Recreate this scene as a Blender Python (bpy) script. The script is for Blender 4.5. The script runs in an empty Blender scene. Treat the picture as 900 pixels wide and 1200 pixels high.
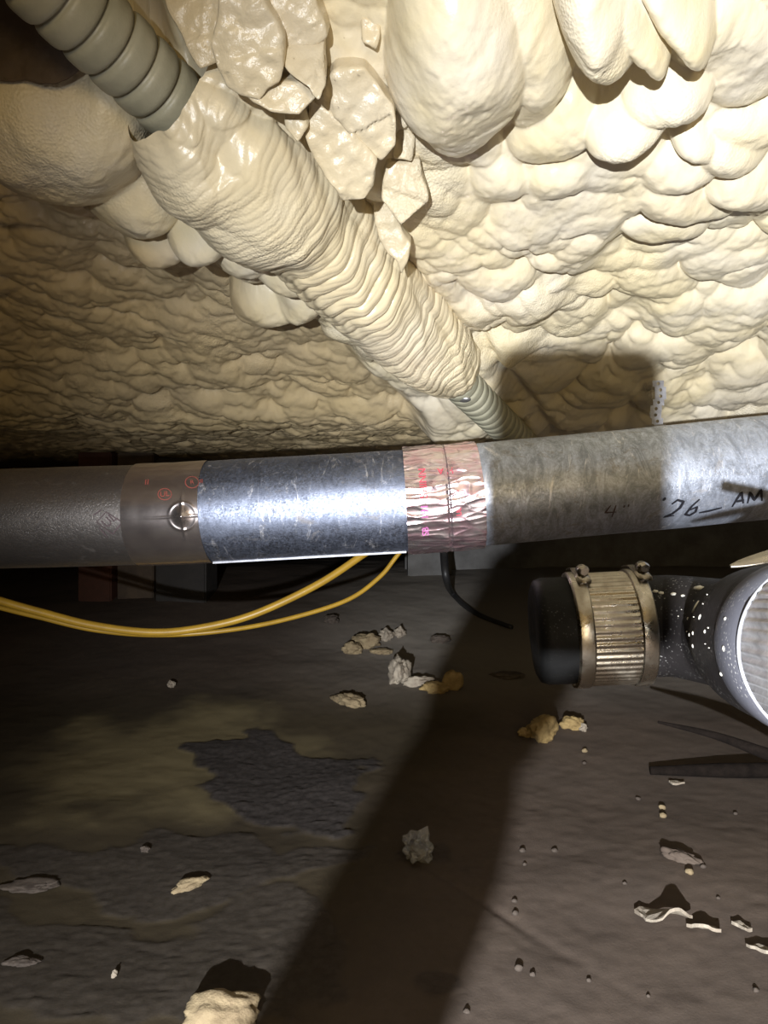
import bpy, bmesh, math, random
import numpy as np
from mathutils import Vector, Matrix, noise as mnoise
random.seed(7); np.random.seed(7)
H = 0.40                      # camera height above the dirt
F = 780.0                     # focal length in pixels of the 900x1200 frame
scn = bpy.context.scene
COL = scn.collection

# ------------------------------------------------------------ camera, light
cd = bpy.data.cameras.new('camera'); cd.sensor_fit = 'VERTICAL'; cd.sensor_height = 36
cd.lens = 36 * F / 1200; cd.clip_start = 0.005
cam = bpy.data.objects.new('camera', cd); COL.objects.link(cam)
cam.location = (0, 0, H); cam.rotation_euler = (math.radians(90), 0, 0)
scn.camera = cam
w = bpy.data.worlds.new('world'); scn.world = w; w.use_nodes = True
w.node_tree.nodes['Background'].inputs[0].default_value = (1.0, 0.85, 0.6, 1)
w.node_tree.nodes['Background'].inputs[1].default_value = 0.003
LP = Vector((-0.127, -0.42, H - 0.07))
ld = bpy.data.lights.new('headlamp', 'SPOT'); ld.energy = 190; ld.color = (0.93, 0.96, 1.0)
ld.spot_size = math.radians(118); ld.spot_blend = 1.0; ld.shadow_soft_size = 0.006
lo = bpy.data.objects.new('headlamp', ld); COL.objects.link(lo); lo.location = LP
lo.rotation_euler = Vector(((960 - 450) / F, 1, (600 - 890) / F)).to_track_quat('-Z', 'Y').to_euler()
# added unseen fill light behind the viewer, warms the phone's shadow
wd_ = bpy.data.lights.new('warm_fill', 'AREA'); wd_.energy = 5.5; wd_.color = (1.0, .74, .36); wd_.size = .35
wl = bpy.data.objects.new('warm_fill', wd_); COL.objects.link(wl); wl.location = (.15, -1.15, H + .0)
wl.rotation_euler = Vector((.0, 1, .14)).to_track_quat('-Z', 'Y').to_euler()
scn.view_settings.view_transform = 'Standard'; scn.view_settings.look = 'None'
scn.view_settings.exposure = 0.0; scn.view_settings.gamma = 1.0
scn.view_settings.use_curve_mapping = False

# ------------------------------------------------------------ helpers
def P(px, py, Y):
    return Vector(((px - 450) / F * Y, Y, H + (600 - py) / F * Y))

def obj(name, verts, faces, mat=None, parent=None, smooth=True, loc=(0, 0, 0)):
    me = bpy.data.meshes.new(name)
    if isinstance(verts, np.ndarray) and isinstance(faces, np.ndarray):
        me.vertices.add(len(verts)); me.vertices.foreach_set('co', verts.astype(np.float32).ravel())
        k = faces.shape[1]
        me.loops.add(faces.size); me.loops.foreach_set('vertex_index', faces.astype(np.int32).ravel())
        me.polygons.add(len(faces)); me.polygons.foreach_set('loop_start', np.arange(0, faces.size, k, dtype=np.int32))
        me.polygons.foreach_set('loop_total', np.full(len(faces), k, dtype=np.int32))
        me.update(calc_edges=True)
    else:
        me.from_pydata([tuple(v) for v in verts], [], [tuple(int(i) for i in f) for f in faces]); me.update()
    me.polygons.foreach_set('use_smooth', [smooth] * len(me.polygons))
    if mat: me.materials.append(mat)
    o = bpy.data.objects.new(name, me); COL.objects.link(o); o.location = loc
    if parent: o.parent = parent
    return o

def tag(o, label=None, cat=None, group=None, kind=None):
    for k, v in (('label', label), ('category', cat), ('group', group), ('kind', kind)):
        if v: o[k] = v
    return o

def empty(name, loc, label, cat, group=None):
    o = bpy.data.objects.new(name, None); COL.objects.link(o); o.location = loc
    o.empty_display_size = 0.02
    return tag(o, label, cat, group)

def hang(o, parent):
    """parent without moving: the mesh is in world space, shift its origin to the parent"""
    o.parent = parent; o.location = o.location - parent.location; return o

def fin(me_bm, name, mat, parent=None, smooth=True, base=None):
    me = bpy.data.meshes.new(name); me_bm.to_mesh(me); me_bm.free()
    me.polygons.foreach_set('use_smooth', [smooth] * len(me.polygons))
    me.materials.append(mat)
    o = bpy.data.objects.new(name, me); COL.objects.link(o)
    if parent: hang(o, parent)
    return o

def grid_faces(nr, nc, wrap=False):
    r = np.arange(nr - 1)[:, None]; n = nc if wrap else nc - 1
    c = np.arange(n)[None, :]; c2 = (c + 1) % nc
    a = r * nc + c; b = r * nc + c2; d = (r + 1) * nc + c; e = (r + 1) * nc + c2
    return np.stack([a, b, e, d], -1).reshape(-1, 4)

def h2(ix, iy, s):
    n = (ix.astype(np.int64) * 374761393 + iy.astype(np.int64) * 668265263 + s * 974634777) & 0xFFFFFFFF
    n = ((n ^ (n >> 13)) * 1274126177) & 0xFFFFFFFF
    n = n ^ (n >> 16)
    return (n & 0xFFFFFF) / float(0xFFFFFF)

def vnoise(x, y, s=0):
    ix = np.floor(x); iy = np.floor(y); fx = x - ix; fy = y - iy
    ix = ix.astype(np.int64); iy = iy.astype(np.int64)
    fx = fx * fx * (3 - 2 * fx); fy = fy * fy * (3 - 2 * fy)
    return ((h2(ix, iy, s) * (1 - fx) + h2(ix + 1, iy, s) * fx) * (1 - fy)
            + (h2(ix, iy + 1, s) * (1 - fx) + h2(ix + 1, iy + 1, s) * fx) * fy) * 2 - 1

def fbm(x, y, s=0, o=4):
    t = 0; a = 1
    for i in range(o):
        t = t + a * vnoise(x, y, s + i); x = x * 2.03 + 5.1; y = y * 2.03 + 1.7; a *= .5
    return t

def billow(x, y, cell, s, jit=1.0):
    """union of round lumps of random size, height in units of the cell"""
    x = x / cell; y = y / cell
    ix = np.floor(x).astype(np.int64); iy = np.floor(y).astype(np.int64)
    best = np.full(x.shape, -1.0)
    for dx in (-1, 0, 1):
        for dy in (-1, 0, 1):
            cx = ix + dx; cy = iy + dy
            px = cx + .5 + jit * (h2(cx, cy, s) - .5); py = cy + .5 + jit * (h2(cx, cy, s + 1) - .5)
            R = .62 + .36 * h2(cx, cy, s + 2); hh = .42 * (h2(cx, cy, s + 3) - .5)
            d2 = ((x - px) ** 2 + (y - py) ** 2) / (R * R)
            v = hh + R * np.sqrt(np.clip(1 - d2, 0, None)) - np.clip(d2 - 1, 0, None) * .8
            best = np.maximum(best, v)
    return best

def sstep(a, b, x):
    t = np.clip((x - a) / (b - a), 0, 1); return t * t * (3 - 2 * t)

def frame_of(d):
    d = Vector(d).normalized(); up = Vector((0, 0, 1))
    if abs(d.dot(up)) > .95: up = Vector((0, 1, 0))
    s = d.cross(up).normalized(); u = s.cross(d).normalized()
    return s, u, d

def resample(pts, n):
    """Catmull-Rom through pts, n samples of roughly equal length"""
    pts = [Vector(p) for p in pts]; q = [pts[0] * 2 - pts[1]] + pts + [pts[-1] * 2 - pts[-2]]
    out = []
    for i in range(1, len(q) - 2):
        for k in range(20):
            t = k / 20; a, b, c, d = q[i - 1], q[i], q[i + 1], q[i + 2]
            out.append(.5 * ((2 * b) + (c - a) * t + (2 * a - 5 * b + 4 * c - d) * t * t + (3 * b - a - 3 * c + d) * t ** 3))
    out.append(pts[-1])
    L = [0]
    for i in range(1, len(out)): L.append(L[-1] + (out[i] - out[i - 1]).length)
    res = []; j = 0
    for k in range(n):
        s = L[-1] * k / (n - 1)
        while j < len(L) - 2 and L[j + 1] < s: j += 1
        f = (s - L[j]) / max(1e-9, L[j + 1] - L[j]); res.append(out[j].lerp(out[j + 1], min(1, f)))
    return res, L[-1]

def sweep(name, pts, rad, mat, n=80, seg=20, parent=None, cap=True, flat=1.0, disp=None):
    """tube; rad = number or function of t in 0..1; disp(s, theta) adds to the radius"""
    c, Ln = resample(pts, n); V = []
    T = [(c[min(i + 1, n - 1)] - c[max(i - 1, 0)]).normalized() for i in range(n)]
    s0, u0, _ = frame_of(T[0]); u = u0
    for i in range(n):
        d = T[i]; u = (u - d * u.dot(d)).normalized(); s = d.cross(u)
        t = i / (n - 1); r0 = rad(t) if callable(rad) else rad
        for k in range(seg):
            a = 2 * math.pi * k / seg; r = r0 + (disp(t * Ln, a) if disp else 0)
            V.append(c[i] + s * (r * math.cos(a)) + u * (r * math.sin(a) * flat))
    Fc = [tuple(f) for f in grid_faces(n, seg, True)]
    if cap:
        Fc.append(tuple(range(seg))[::-1]); Fc.append(tuple(range((n - 1) * seg, n * seg)))
    o = obj(name, V, Fc, mat)
    if parent: hang(o, parent)
    return o

def lathe(name, A, B, prof, mat, seg=96, parent=None, disp=None, arc=None):
    """prof = [(distance along A->B in metres, radius)]; disp(x, theta) radial"""
    A = Vector(A); s, u, d = frame_of(Vector(B) - A); V = []
    for x, r in prof:
        for k in range(seg):
            a = 2 * math.pi * k / seg; rr = r + (disp(x, a) if disp else 0)
            V.append(A + d * x + s * (rr * math.cos(a)) + u * (rr * math.sin(a)))
    o = obj(name, V, [tuple(f) for f in grid_faces(len(prof), seg, True)], mat)
    if parent: hang(o, parent)
    return o

# ------------------------------------------------------------ materials
class M:
    def __init__(self, name, col=(.5, .5, .5), rough=.5, metal=0, spec=.5, coat=0):
        self.m = bpy.data.materials.new(name); self.m.use_nodes = True
        self.nt = self.m.node_tree; self.n = self.nt.nodes; self.l = self.nt.links
        self.b = self.n['Principled BSDF']; self.set('Base Color', (*col, 1)); self.set('Roughness', rough)
        self.set('Metallic', metal); self.set('Specular IOR Level', spec); self.set('Coat Weight', coat)
        self.tc = self.n.new('ShaderNodeTexCoord').outputs['Object']
    def set(self, k, v): self.b.inputs[k].default_value = v
    def noise(self, scale, detail=4, rough=.6, dist=0, stretch=None):
        t = self.n.new('ShaderNodeTexNoise'); t.inputs['Scale'].default_value = scale
        t.inputs['Detail'].default_value = detail; t.inputs['Roughness'].default_value = rough
        t.inputs['Distortion'].default_value = dist; self._map(t, stretch); return t.outputs['Fac']
    def voro(self, scale, feature='F1', out='Distance', stretch=None):
        t = self.n.new('ShaderNodeTexVoronoi'); t.inputs['Scale'].default_value = scale; t.feature = feature
        self._map(t, stretch); return t.outputs[out]
    def _map(self, t, stretch):
        v = self.tc
        if stretch:
            m = self.n.new('ShaderNodeMapping'); m.inputs['Scale'].default_value = stretch
            self.l.new(v, m.inputs['Vector']); v = m.outputs[0]
        self.l.new(v, t.inputs['Vector'])
    def ramp(self, fac, stops):
        r = self.n.new('ShaderNodeValToRGB'); e = r.color_ramp.elements
        while len(e) < len(stops): e.new(.5)
        for x, (p, c) in zip(e, stops):
            x.position = p; x.color = (c, c, c, 1) if isinstance(c, (int, float)) else (*c, 1)
        self.l.new(fac, r.inputs[0]); return r.outputs[0]
    def mix(self, fac, a, b, mode='MIX'):
        x = self.n.new('ShaderNodeMix'); x.data_type = 'RGBA'; x.blend_type = mode
        for s, v in ((0, fac), (6, a), (7, b)):
            if isinstance(v, (int, float)): x.inputs[s].default_value = v
            elif isinstance(v, tuple): x.inputs[s].default_value = (*v, 1)
            else: self.l.new(v, x.inputs[s])
        return x.outputs[2]
    def math(self, op, a, b=0):
        x = self.n.new('ShaderNodeMath'); x.operation = op
        for s, v in ((0, a), (1, b)):
            if isinstance(v, (int, float)): x.inputs[s].default_value = v
            else: self.l.new(v, x.inputs[s])
        return x.outputs[0]
    def to(self, k, v): self.l.new(v, self.b.inputs[k])
    def bump(self, h, dist=.001, strength=1.0):
        x = self.n.new('ShaderNodeBump'); x.inputs['Distance'].default_value = dist
        x.inputs['Strength'].default_value = strength
        if self.b.inputs['Normal'].links: self.l.new(self.b.inputs['Normal'].links[0].from_socket, x.inputs['Normal'])
        self.l.new(h, x.inputs['Height']); self.l.new(x.outputs[0], self.b.inputs['Normal'])

def foam_mat(name, pale=(.70, .635, .51), yel=(.72, .62, .40), tan=(.58, .48, .32), grain=.0006):
    m = M(name, rough=.45, spec=.45)
    a = m.ramp(m.noise(7, 5, .6, .6), [(.35, 0.0), (.65, 1.0)])
    c = m.mix(a, pale, yel)
    b = m.ramp(m.noise(3.1, 6, .65, .4), [(.52, 0.0), (.72, 1.0)])
    c = m.mix(m.math('MULTIPLY', b, .55), c, tan)
    at = m.n.new('ShaderNodeAttribute'); at.attribute_name = 'bay_shade'
    c = m.mix(m.math('MULTIPLY', at.outputs['Fac'], .75), c, (.50, .38, .20))  # shade painted in: browner foam colour where the headlamp beam fades
    m.to('Base Color', c)
    g = m.ramp(m.noise(5.3, 3), [(.5, 0.0), (.62, 1.0)])       # porous patches
    por = m.math('MULTIPLY', m.voro(420), g)
    m.to('Roughness', m.math('ADD', m.math('MULTIPLY', g, .32), .30))
    m.bump(por, .0010, .8)
    m.bump(m.noise(160, 4, .6), grain, .8)
    return m.m
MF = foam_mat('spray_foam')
MFcoat = foam_mat('foam_on_hose', (.67, .60, .45), (.68, .58, .38), (.56, .46, .30))
MFslab = foam_mat('torn_foam', (.58, .51, .38), (.60, .50, .32), (.44, .34, .22), .0012)

def soil_mat():
    m = M('dirt', rough=.85, spec=.25)
    a = m.ramp(m.noise(2.3, 6, .6, .5), [(.38, 0.0), (.62, 1.0)])
    c = m.mix(a, (.105, .078, .060), (.080, .062, .050))
    d = m.ramp(m.noise(9, 5, .65), [(.5, 0.0), (.75, 1.0)])
    c = m.mix(m.math('MULTIPLY', d, .35), c, (.13, .10, .075))
    c = m.mix(m.ramp(m.noise(90, 3, .7), [(.3, 0.0), (.8, 1.0)]), c, m.mix(.5, c, (.06, .045, .035)))
    def att(n):
        a = m.n.new('ShaderNodeAttribute'); a.attribute_name = n; return a.outputs['Fac']
    c = m.mix(att('left_shade'), c, m.mix(a, (.048, .036, .019), (.036, .027, .016)))
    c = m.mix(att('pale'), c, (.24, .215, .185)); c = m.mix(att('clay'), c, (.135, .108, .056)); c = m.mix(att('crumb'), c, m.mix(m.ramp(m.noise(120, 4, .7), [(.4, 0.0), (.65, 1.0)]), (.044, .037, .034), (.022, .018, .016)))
    m.to('Base Color', c)
    m.bump(m.noise(40, 6, .7), .003, .12); m.bump(m.noise(400, 3, .6), .0006, .4)
    return m.m
MSOIL = soil_mat()
def flat_mat(name, c1, c2, scale=40, rough=.8, bump=.001, metal=0, spec=.4, bs=None):
    m = M(name, c1, rough, metal, spec)
    m.to('Base Color', m.mix(m.ramp(m.noise(scale, 5, .65), [(.35, 0.0), (.65, 1.0)]), c1, c2))
    m.bump(m.noise(bs or scale * 4, 5, .65), bump, .7); return m.m
MCLOD = flat_mat('damp_crumbly_soil', (.060, .055, .055), (.035, .030, .030), 60, .7, .002)
MCLAY = flat_mat('pale_clay_film', (.125, .105, .065), (.095, .078, .050), 14, .7, .001)
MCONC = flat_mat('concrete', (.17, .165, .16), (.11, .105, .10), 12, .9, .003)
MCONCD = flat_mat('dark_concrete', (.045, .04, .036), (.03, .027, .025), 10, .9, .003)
MWOODR = flat_mat('red_brown_wood', (.08, .026, .013), (.05, .02, .011), 12, .75, .001)
MWOODG = flat_mat('grey_wood', (.28, .24, .23), (.17, .15, .14), 30, .8, .002)
MDARK = flat_mat('dark_wood_and_shade', (.10, .07, .045), (.06, .042, .03), 20, .8, .002)  # real boards, and the painted shade in the hollow by the hose
MCHIP = flat_mat('foam_crumb', (.29, .225, .13), (.19, .14, .08), 40, .85, .003, bs=180)
MCHIPY = flat_mat('yellow_foam_crumb', (.34, .24, .10), (.22, .15, .06), 40, .85, .003, bs=180)
MCHIPP = flat_mat('pale_foam_crumb', (.38, .33, .26), (.21, .17, .13), 40, .8, .002, bs=180)
MPEB = flat_mat('dusty_pebble', (.085, .066, .052), (.05, .038, .03), 60, .85, .001)
MYEL = flat_mat('yellow_jacket', (.36, .215, .022), (.29, .17, .02), 30, .4, .0002)
MBLK = flat_mat('black_plastic', (.018, .018, .019), (.03, .028, .027), 30, .45, .0006, spec=.5)
MROOT = flat_mat('dark_bark', (.008, .006, .005), (.015, .011, .009), 60, 1.0, .002, spec=.08)

def hose_mat():
    m = M('grey_green_hose', rough=.42, spec=.45)
    m.to('Base Color', m.mix(m.ramp(m.noise(25, 4), [(.4, 0.0), (.7, 1.0)]), (.33, .32, .235), (.42, .40, .30)))
    m.bump(m.noise(250, 3), .0005, .6); return m.m
MHOSE = hose_mat()

def galv(name, tint=(.62, .64, .68), r0=.20, r1=.46, dirt=.5, milky=0, scuff=0.0):
    m = M(name, metal=1.0)
    sp = m.voro(480, out='Color', stretch=(1, 1, 1)); bw = m.n.new('ShaderNodeRGBToBW'); m.l.new(sp, bw.inputs[0])
    st = m.noise(60, 8, .78, .8, (.5, 1, 1)); bl = m.noise(9, 4, .6, .3, (.5, 1, 1))
    f = m.math('ADD', m.math('MULTIPLY', bw.outputs[0], .35), m.math('MULTIPLY', st, .65))
    m.to('Roughness', m.ramp(f, [(.25, r0), (.72, r1)]))
    c = m.mix(m.ramp(f, [(.3, 0.0), (.7, 1.0)]), tint, tuple(x * .72 for x in tint))
    if scuff:
        sc = m.ramp(m.noise(34, 8, .8, 1.4, (1.6, .7, .7)), [(.42, 0.0), (.60, 1.0)])
        c = m.mix(m.math('MULTIPLY', sc, scuff * .75), c, tuple(x * .38 for x in tint))
        sw = m.ramp(m.noise(26, 7, .75, 2.0, (2.2, .5, .5)), [(.58, 0.0), (.66, 1.0)])
        c = m.mix(m.math('MULTIPLY', sw, .7), c, (.95, .95, 1.0))
    spot = m.ramp(m.noise(55, 5, .7, 1.0, (.6, 1, 1)), [(.58, 0.0), (.66, 1.0)])
    c = m.mix(m.math('MULTIPLY', spot, dirt), c, (.26, .23, .20))
    m.to('Base Color', c)
    m.to('Metallic', m.math('SUBTRACT', 1.0 - milky, m.math('MULTIPLY', spot, dirt * .5)))
    m.bump(st, .0012, .25); m.bump(bw.outputs[0], .0003, .35); m.bump(bl, .006, .25)
    return m.m
MDUCT = galv('galvanized_steel', (.31, .345, .45), .36, .68, .5, 0, .7)
MDUCTR = galv('scuffed_galvanized_steel', (.66, .72, .86), .34, .62, .5, .18, 1.0)
MDUCTL = galv('hazed_galvanized_steel', (.40, .37, .36), .30, .46, .2, .06)
MGALV = flat_mat('dull_zinc', (.45, .46, .50), (.3, .3, .33), 80, .5, .0003, metal=.2)
MSEAM = flat_mat('seam_edge', (.75, .76, .78), (.6, .6, .62), 80, .35, .0003, metal=.9)

def foil(name, c1, c2, rough, scale=40):
    m = M(name, metal=.95)
    m.to('Base Color', m.mix(m.ramp(m.noise(scale, 4, .6, .5, (1, 2, 2)), [(.42, 0.0), (.6, 1.0)]), c1, c2))
    m.set('Roughness', rough); m.bump(m.noise(30, 3, .5), .002, .2); return m.m
MFOIL1 = foil('smooth_foil_tape', (.58, .51, .50), (.66, .59, .57), .24)
MFOIL2 = foil('wrinkled_foil_tape', (.86, .60, .68), (.90, .80, .82), .24)
MRED = M('red_print', (.50, .06, .09), .5, 0).m
MREDD = M('faded_red_print', (.33, .08, .06), .5, 0).m
MPINK = M('magenta_print', (.55, .16, .42), .5, 0).m
MINK = M('black_marker_ink', (.012, .012, .016), .45, 0).m
MSTAMP = M('grey_stamp_ink', (.10, .07, .08), .5, 0).m
def steel_mat():
    m = M('dusty_stainless_steel', metal=1.0)
    d = m.ramp(m.noise(45, 5, .7), [(.42, 0.0), (.64, 1.0)])
    m.to('Base Color', m.mix(m.math('MULTIPLY', d, .5), (.46, .42, .35), (.25, .21, .155)))
    m.to('Roughness', m.ramp(d, [(.0, .26), (1.0, .5)])); m.bump(m.noise(300, 3), .0003, .5); return m.m
MSTEEL = steel_mat()
MSTEELB = flat_mat('matt_bright_steel', (.80, .79, .80), (.50, .49, .50), 60, .48, .0003, metal=.85)
def pipe_mat(name, base, dots):
    m = M(name, base, .5, 0, .15)
    v = m.voro(330); s = m.ramp(v, [(.0, 1.0), (.30, 0.0)])
    n = m.ramp(m.noise(38, 4, .6), [(.46, 0.0), (.66, 1.0)])
    m.to('Base Color', m.mix(m.math('MULTIPLY', m.math('MULTIPLY', s, n), dots), base, (.62, .60, .56)))
    m.to('Roughness', m.ramp(m.noise(30, 4), [(.3, .48), (.7, .7)])); m.bump(m.noise(200, 4), .0005, .6); return m.m
MPIPE = pipe_mat('dusty_black_pipe', (.016, .014, .014), .6)
MRUB = pipe_mat('black_rubber', (.006, .006, .006), .1)
MHUB = pipe_mat('speckled_grey_hub', (.085, .085, .10), 1.3)
MSPECK = M('white_foam_speck', (.75, .72, .62), .6).m
def plas():
    m = M('clear_crumpled_film', (.75, .75, .75), .15, 0, .5); m.set('Transmission Weight', .75); m.set('IOR', 1.3); return m.m
MPLAS = plas()

# ------------------------------------------------------------ room shell
def prof(Y):
    return np.interp(Y, [-2, .0, .2, .45, .67, .85, 1.0, 1.1, 1.2, 1.27, 1.35, 1.9, 4.2], [.46, .43, .39, .350, .297, .256, .216, .176, .137, .130, .135, .20, .20])
# hose: a straight run from the upper left, near, to the far side of the duct
HA = Vector((-0.195, .46, H + .330)); HB = Vector((0.246, 1.20, H + .126)); HD = (HB - HA)

BL = []      # explicit big lumps: px, py, half width px, half height px, depth of hang (m), image tilt deg
def lump(px, py, rx, ry, hang, rot=0, pw=.5): BL.append((px, py, rx, ry, hang, rot, pw))
# right of the hose: the hanging tongues
lump(534, 50, 88, 132, .060, 4, .45); lump(620, 62, 52, 118, .035, 18)
lump(702, -30, 62, 84, .066, 6); lump(752, -8, 32, 76, .055, 32); lump(800, -20, 40, 60, .05, 35)
lump(782, 82, 58, 36, .046, -22, .35); lump(735, 118, 52, 36, .045, -20, .35); lump(660, 140, 60, 50, .028, -15)
lump(590, 200, 46, 40, .022, 0); lump(512, 215, 46, 30, .022, 15); lump(540, 250, 40, 26, .016); lump(665, 195, 44, 34, .022, -25)
lump(845, 60, 90, 85, .02, 0); lump(790, 190, 62, 30, .028, -12); lump(850, 165, 60, 32, .026, -18)
lump(815, 158, 34, 22, .025, 0); lump(800, 225, 70, 24, .024, 8); lump(880, 205, 52, 34, .026, -15)
lump(775, 262, 52, 20, .016, -10); lump(880, 140, 60, 26, .018, -25); lump(590, 262, 60, 30, .012)
# left of the hose
lump(80, 150, 110, 88, .050, 10, .4); lump(160, 215, 62, 42, .040, 5); lump(238, 240, 50, 34, .055, 8)
lump(195, 268, 42, 28, .030); lump(290, 268, 42, 34, .045, 10); lump(332, 285, 42, 36, .048, 10)
lump(345, 338, 38, 26, .036); lump(310, 350, 44, 24, .03); lump(415, 385, 34, 22, .018)
lump(395, 352, 36, 24, .018)

def Yat(px, py):
    Y = .25
    v = (600 - py) / F
    while v * Y < prof(Y) and Y < 4: Y += .002
    return Y

def build_ceiling():
    nr = 860
    Yr = np.concatenate([np.linspace(-1.6, .22, 14)[:-1], .22 * np.exp(np.linspace(0, 1, nr) * math.log(2.35 / .22)), np.linspace(2.4, 4.2, 14)])
    uu = np.concatenate([np.linspace(-3.2, -.78, 24)[:-1], np.linspace(-.78, .78, 860), np.linspace(.78, 3.2, 24)[1:]])
    Y, U = np.meshgrid(Yr, uu, indexing='ij')
    X = U * (np.maximum(Y, .25) * .92 + .10); X = np.clip(X, -2.35, 2.35)
    Z = prof(Y)
    # signed distance from the hose line in plan (left negative)
    hd = np.array([HD.x, HD.y]); hd /= np.linalg.norm(hd)
    dx = X - HA.x; dy = Y - HA.y
    al = dx * hd[0] + dy * hd[1]; sd = dx * hd[1] - dy * hd[0]
    # left bay is shallower foam, higher up
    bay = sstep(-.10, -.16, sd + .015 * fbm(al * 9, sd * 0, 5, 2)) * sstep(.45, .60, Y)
    Z = Z + .045 * bay * (1 - sstep(1.3, 1.8, Y))
    # dark hollow behind the bare end of the hose
    hol = sstep(.56, .51, Y) * sstep(-.15, -.20, X) 
    Z = Z + .13 * hol
    # torn cleft along the right side of the hose
    cl = np.exp(-((sd - .030) / .022) ** 2) * sstep(.36, .45, Y) * (1 - sstep(.66, .9, Y))
    Z = Z + .05 * cl
    cl2 = np.exp(-((sd - .047) / .012) ** 2) * sstep(.8, .95, Y)
    Z = Z + .018 * cl2
    # long valley on the right running away from the viewer
    vx = np.interp(Y, [.3, .52, .65, .85, 1.1, 1.6], [.42, .33, .235, .19, .17, .18])
    val = sstep(vx - .01, vx + .035, X) 
    Z = Z + .020 * val * sstep(.5, .62, Y)
    # domain warp then three sizes of lump
    wx = X + .013 * fbm(X * 13, Y * 13, 11, 2); wy = Y + .013 * fbm(X * 13 + 9, Y * 13, 21, 2)
    wx = wx + .0018 * fbm(X * 55, Y * 55, 31, 2); wy = wy + .0018 * fbm(X * 55 + 3, Y * 55, 41, 2)
    rough = .5 + .5 * np.clip(fbm(X * 5, Y * 5, 61, 3), -1, 1)
    ra = wx * .94 + wy * .34; rb = -wx * .34 + wy * .94
    big = billow(wx, wy * .9, .115, 100); mid = billow(ra * .72, rb * 1.0, .046, 200); mid2 = billow(ra * .7 + .3, rb, .026, 300)
    sml = billow(wx * 1.0, wy, .0125, 400)
    amp = np.where(Y < .25, .5, 1.0)
    near = sstep(.42, .7, Y)
    smooth_near = .45 + .55 * near
    D = .020 * big + (.0215 * mid + .0075 * mid2) * smooth_near + .0014 * sml * (.0 + 1.0 * rough) * near
    leftb = bay * .8
    D = D + leftb * (-.010 * mid + .004 * mid2 + .0022 * sml)
    D = D - .018
    zlo = -D
    Zs = Z + zlo
    # the big hanging lumps, ellipsoids merged from below
    for (px, py, rx, ry, hg, rot, pw) in BL:
        Yc = Yat(px, py); sc = Yc / F
        cx = (px - 450) * sc; zc = prof(Yc); a = rx * sc
        # extent in depth such that it spans about the same height in the picture
        dep = max(.6 * a, (Yat(px, py + ry) - Yat(px, py - ry)) * .5 * .92)
        Xw = X + .6 * (wx - X) + .010 * fbm(X * 9, Y * 9, 91, 2); Yw = Y + .6 * (wy - Y) + .010 * fbm(X * 9, Y * 9, 95, 2)
        r = math.radians(rot); t = math.tan(r)
        qx = (Xw - cx) + (Yw - Yc) * (-t * a / dep + 0) ; qy = (Yw - Yc)
        qx = qx - cx / Yc * (Yw - Yc)
        d2 = (qx / a) ** 2 + (qy / dep) ** 2
        zb = zc + .012 - (hg + .012) * np.clip(1 - d2, 0, None) ** pw - (.0036 * mid + .0012 * mid2 - .0045 * fbm(X * 22, Y * 22, 97, 2)) * (d2 < 1)
        ins = d2 < 1
        k = .0022
        hmix = np.clip(.5 + .5 * (Zs - zb) / k, 0, 1)
        zn = Zs * (1 - hmix) + zb * hmix - k * hmix * (1 - hmix)
        Zs = np.where(ins, zn, Zs)
    Zs = Zs + .0006 * fbm(X * 150, Y * 150, 71, 2)
    edge = (Y > 2.5) | (Y < 0.0)
    Zs = np.where(edge, Z, Zs)
    V = np.stack([X, Y, Zs + H], -1).reshape(-1, 3)
    fc = grid_faces(len(Yr), len(uu))[:, ::-1].copy()
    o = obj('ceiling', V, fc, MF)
    at = o.data.attributes.new('bay_shade', 'FLOAT', 'POINT'); at.data.foreach_set('value', bay.astype(np.float32).ravel())
    return tag(o, 'cream lumpy spray foam covering the whole underside of the floor above', kind='structure')
ceiling = build_ceiling()

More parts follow.
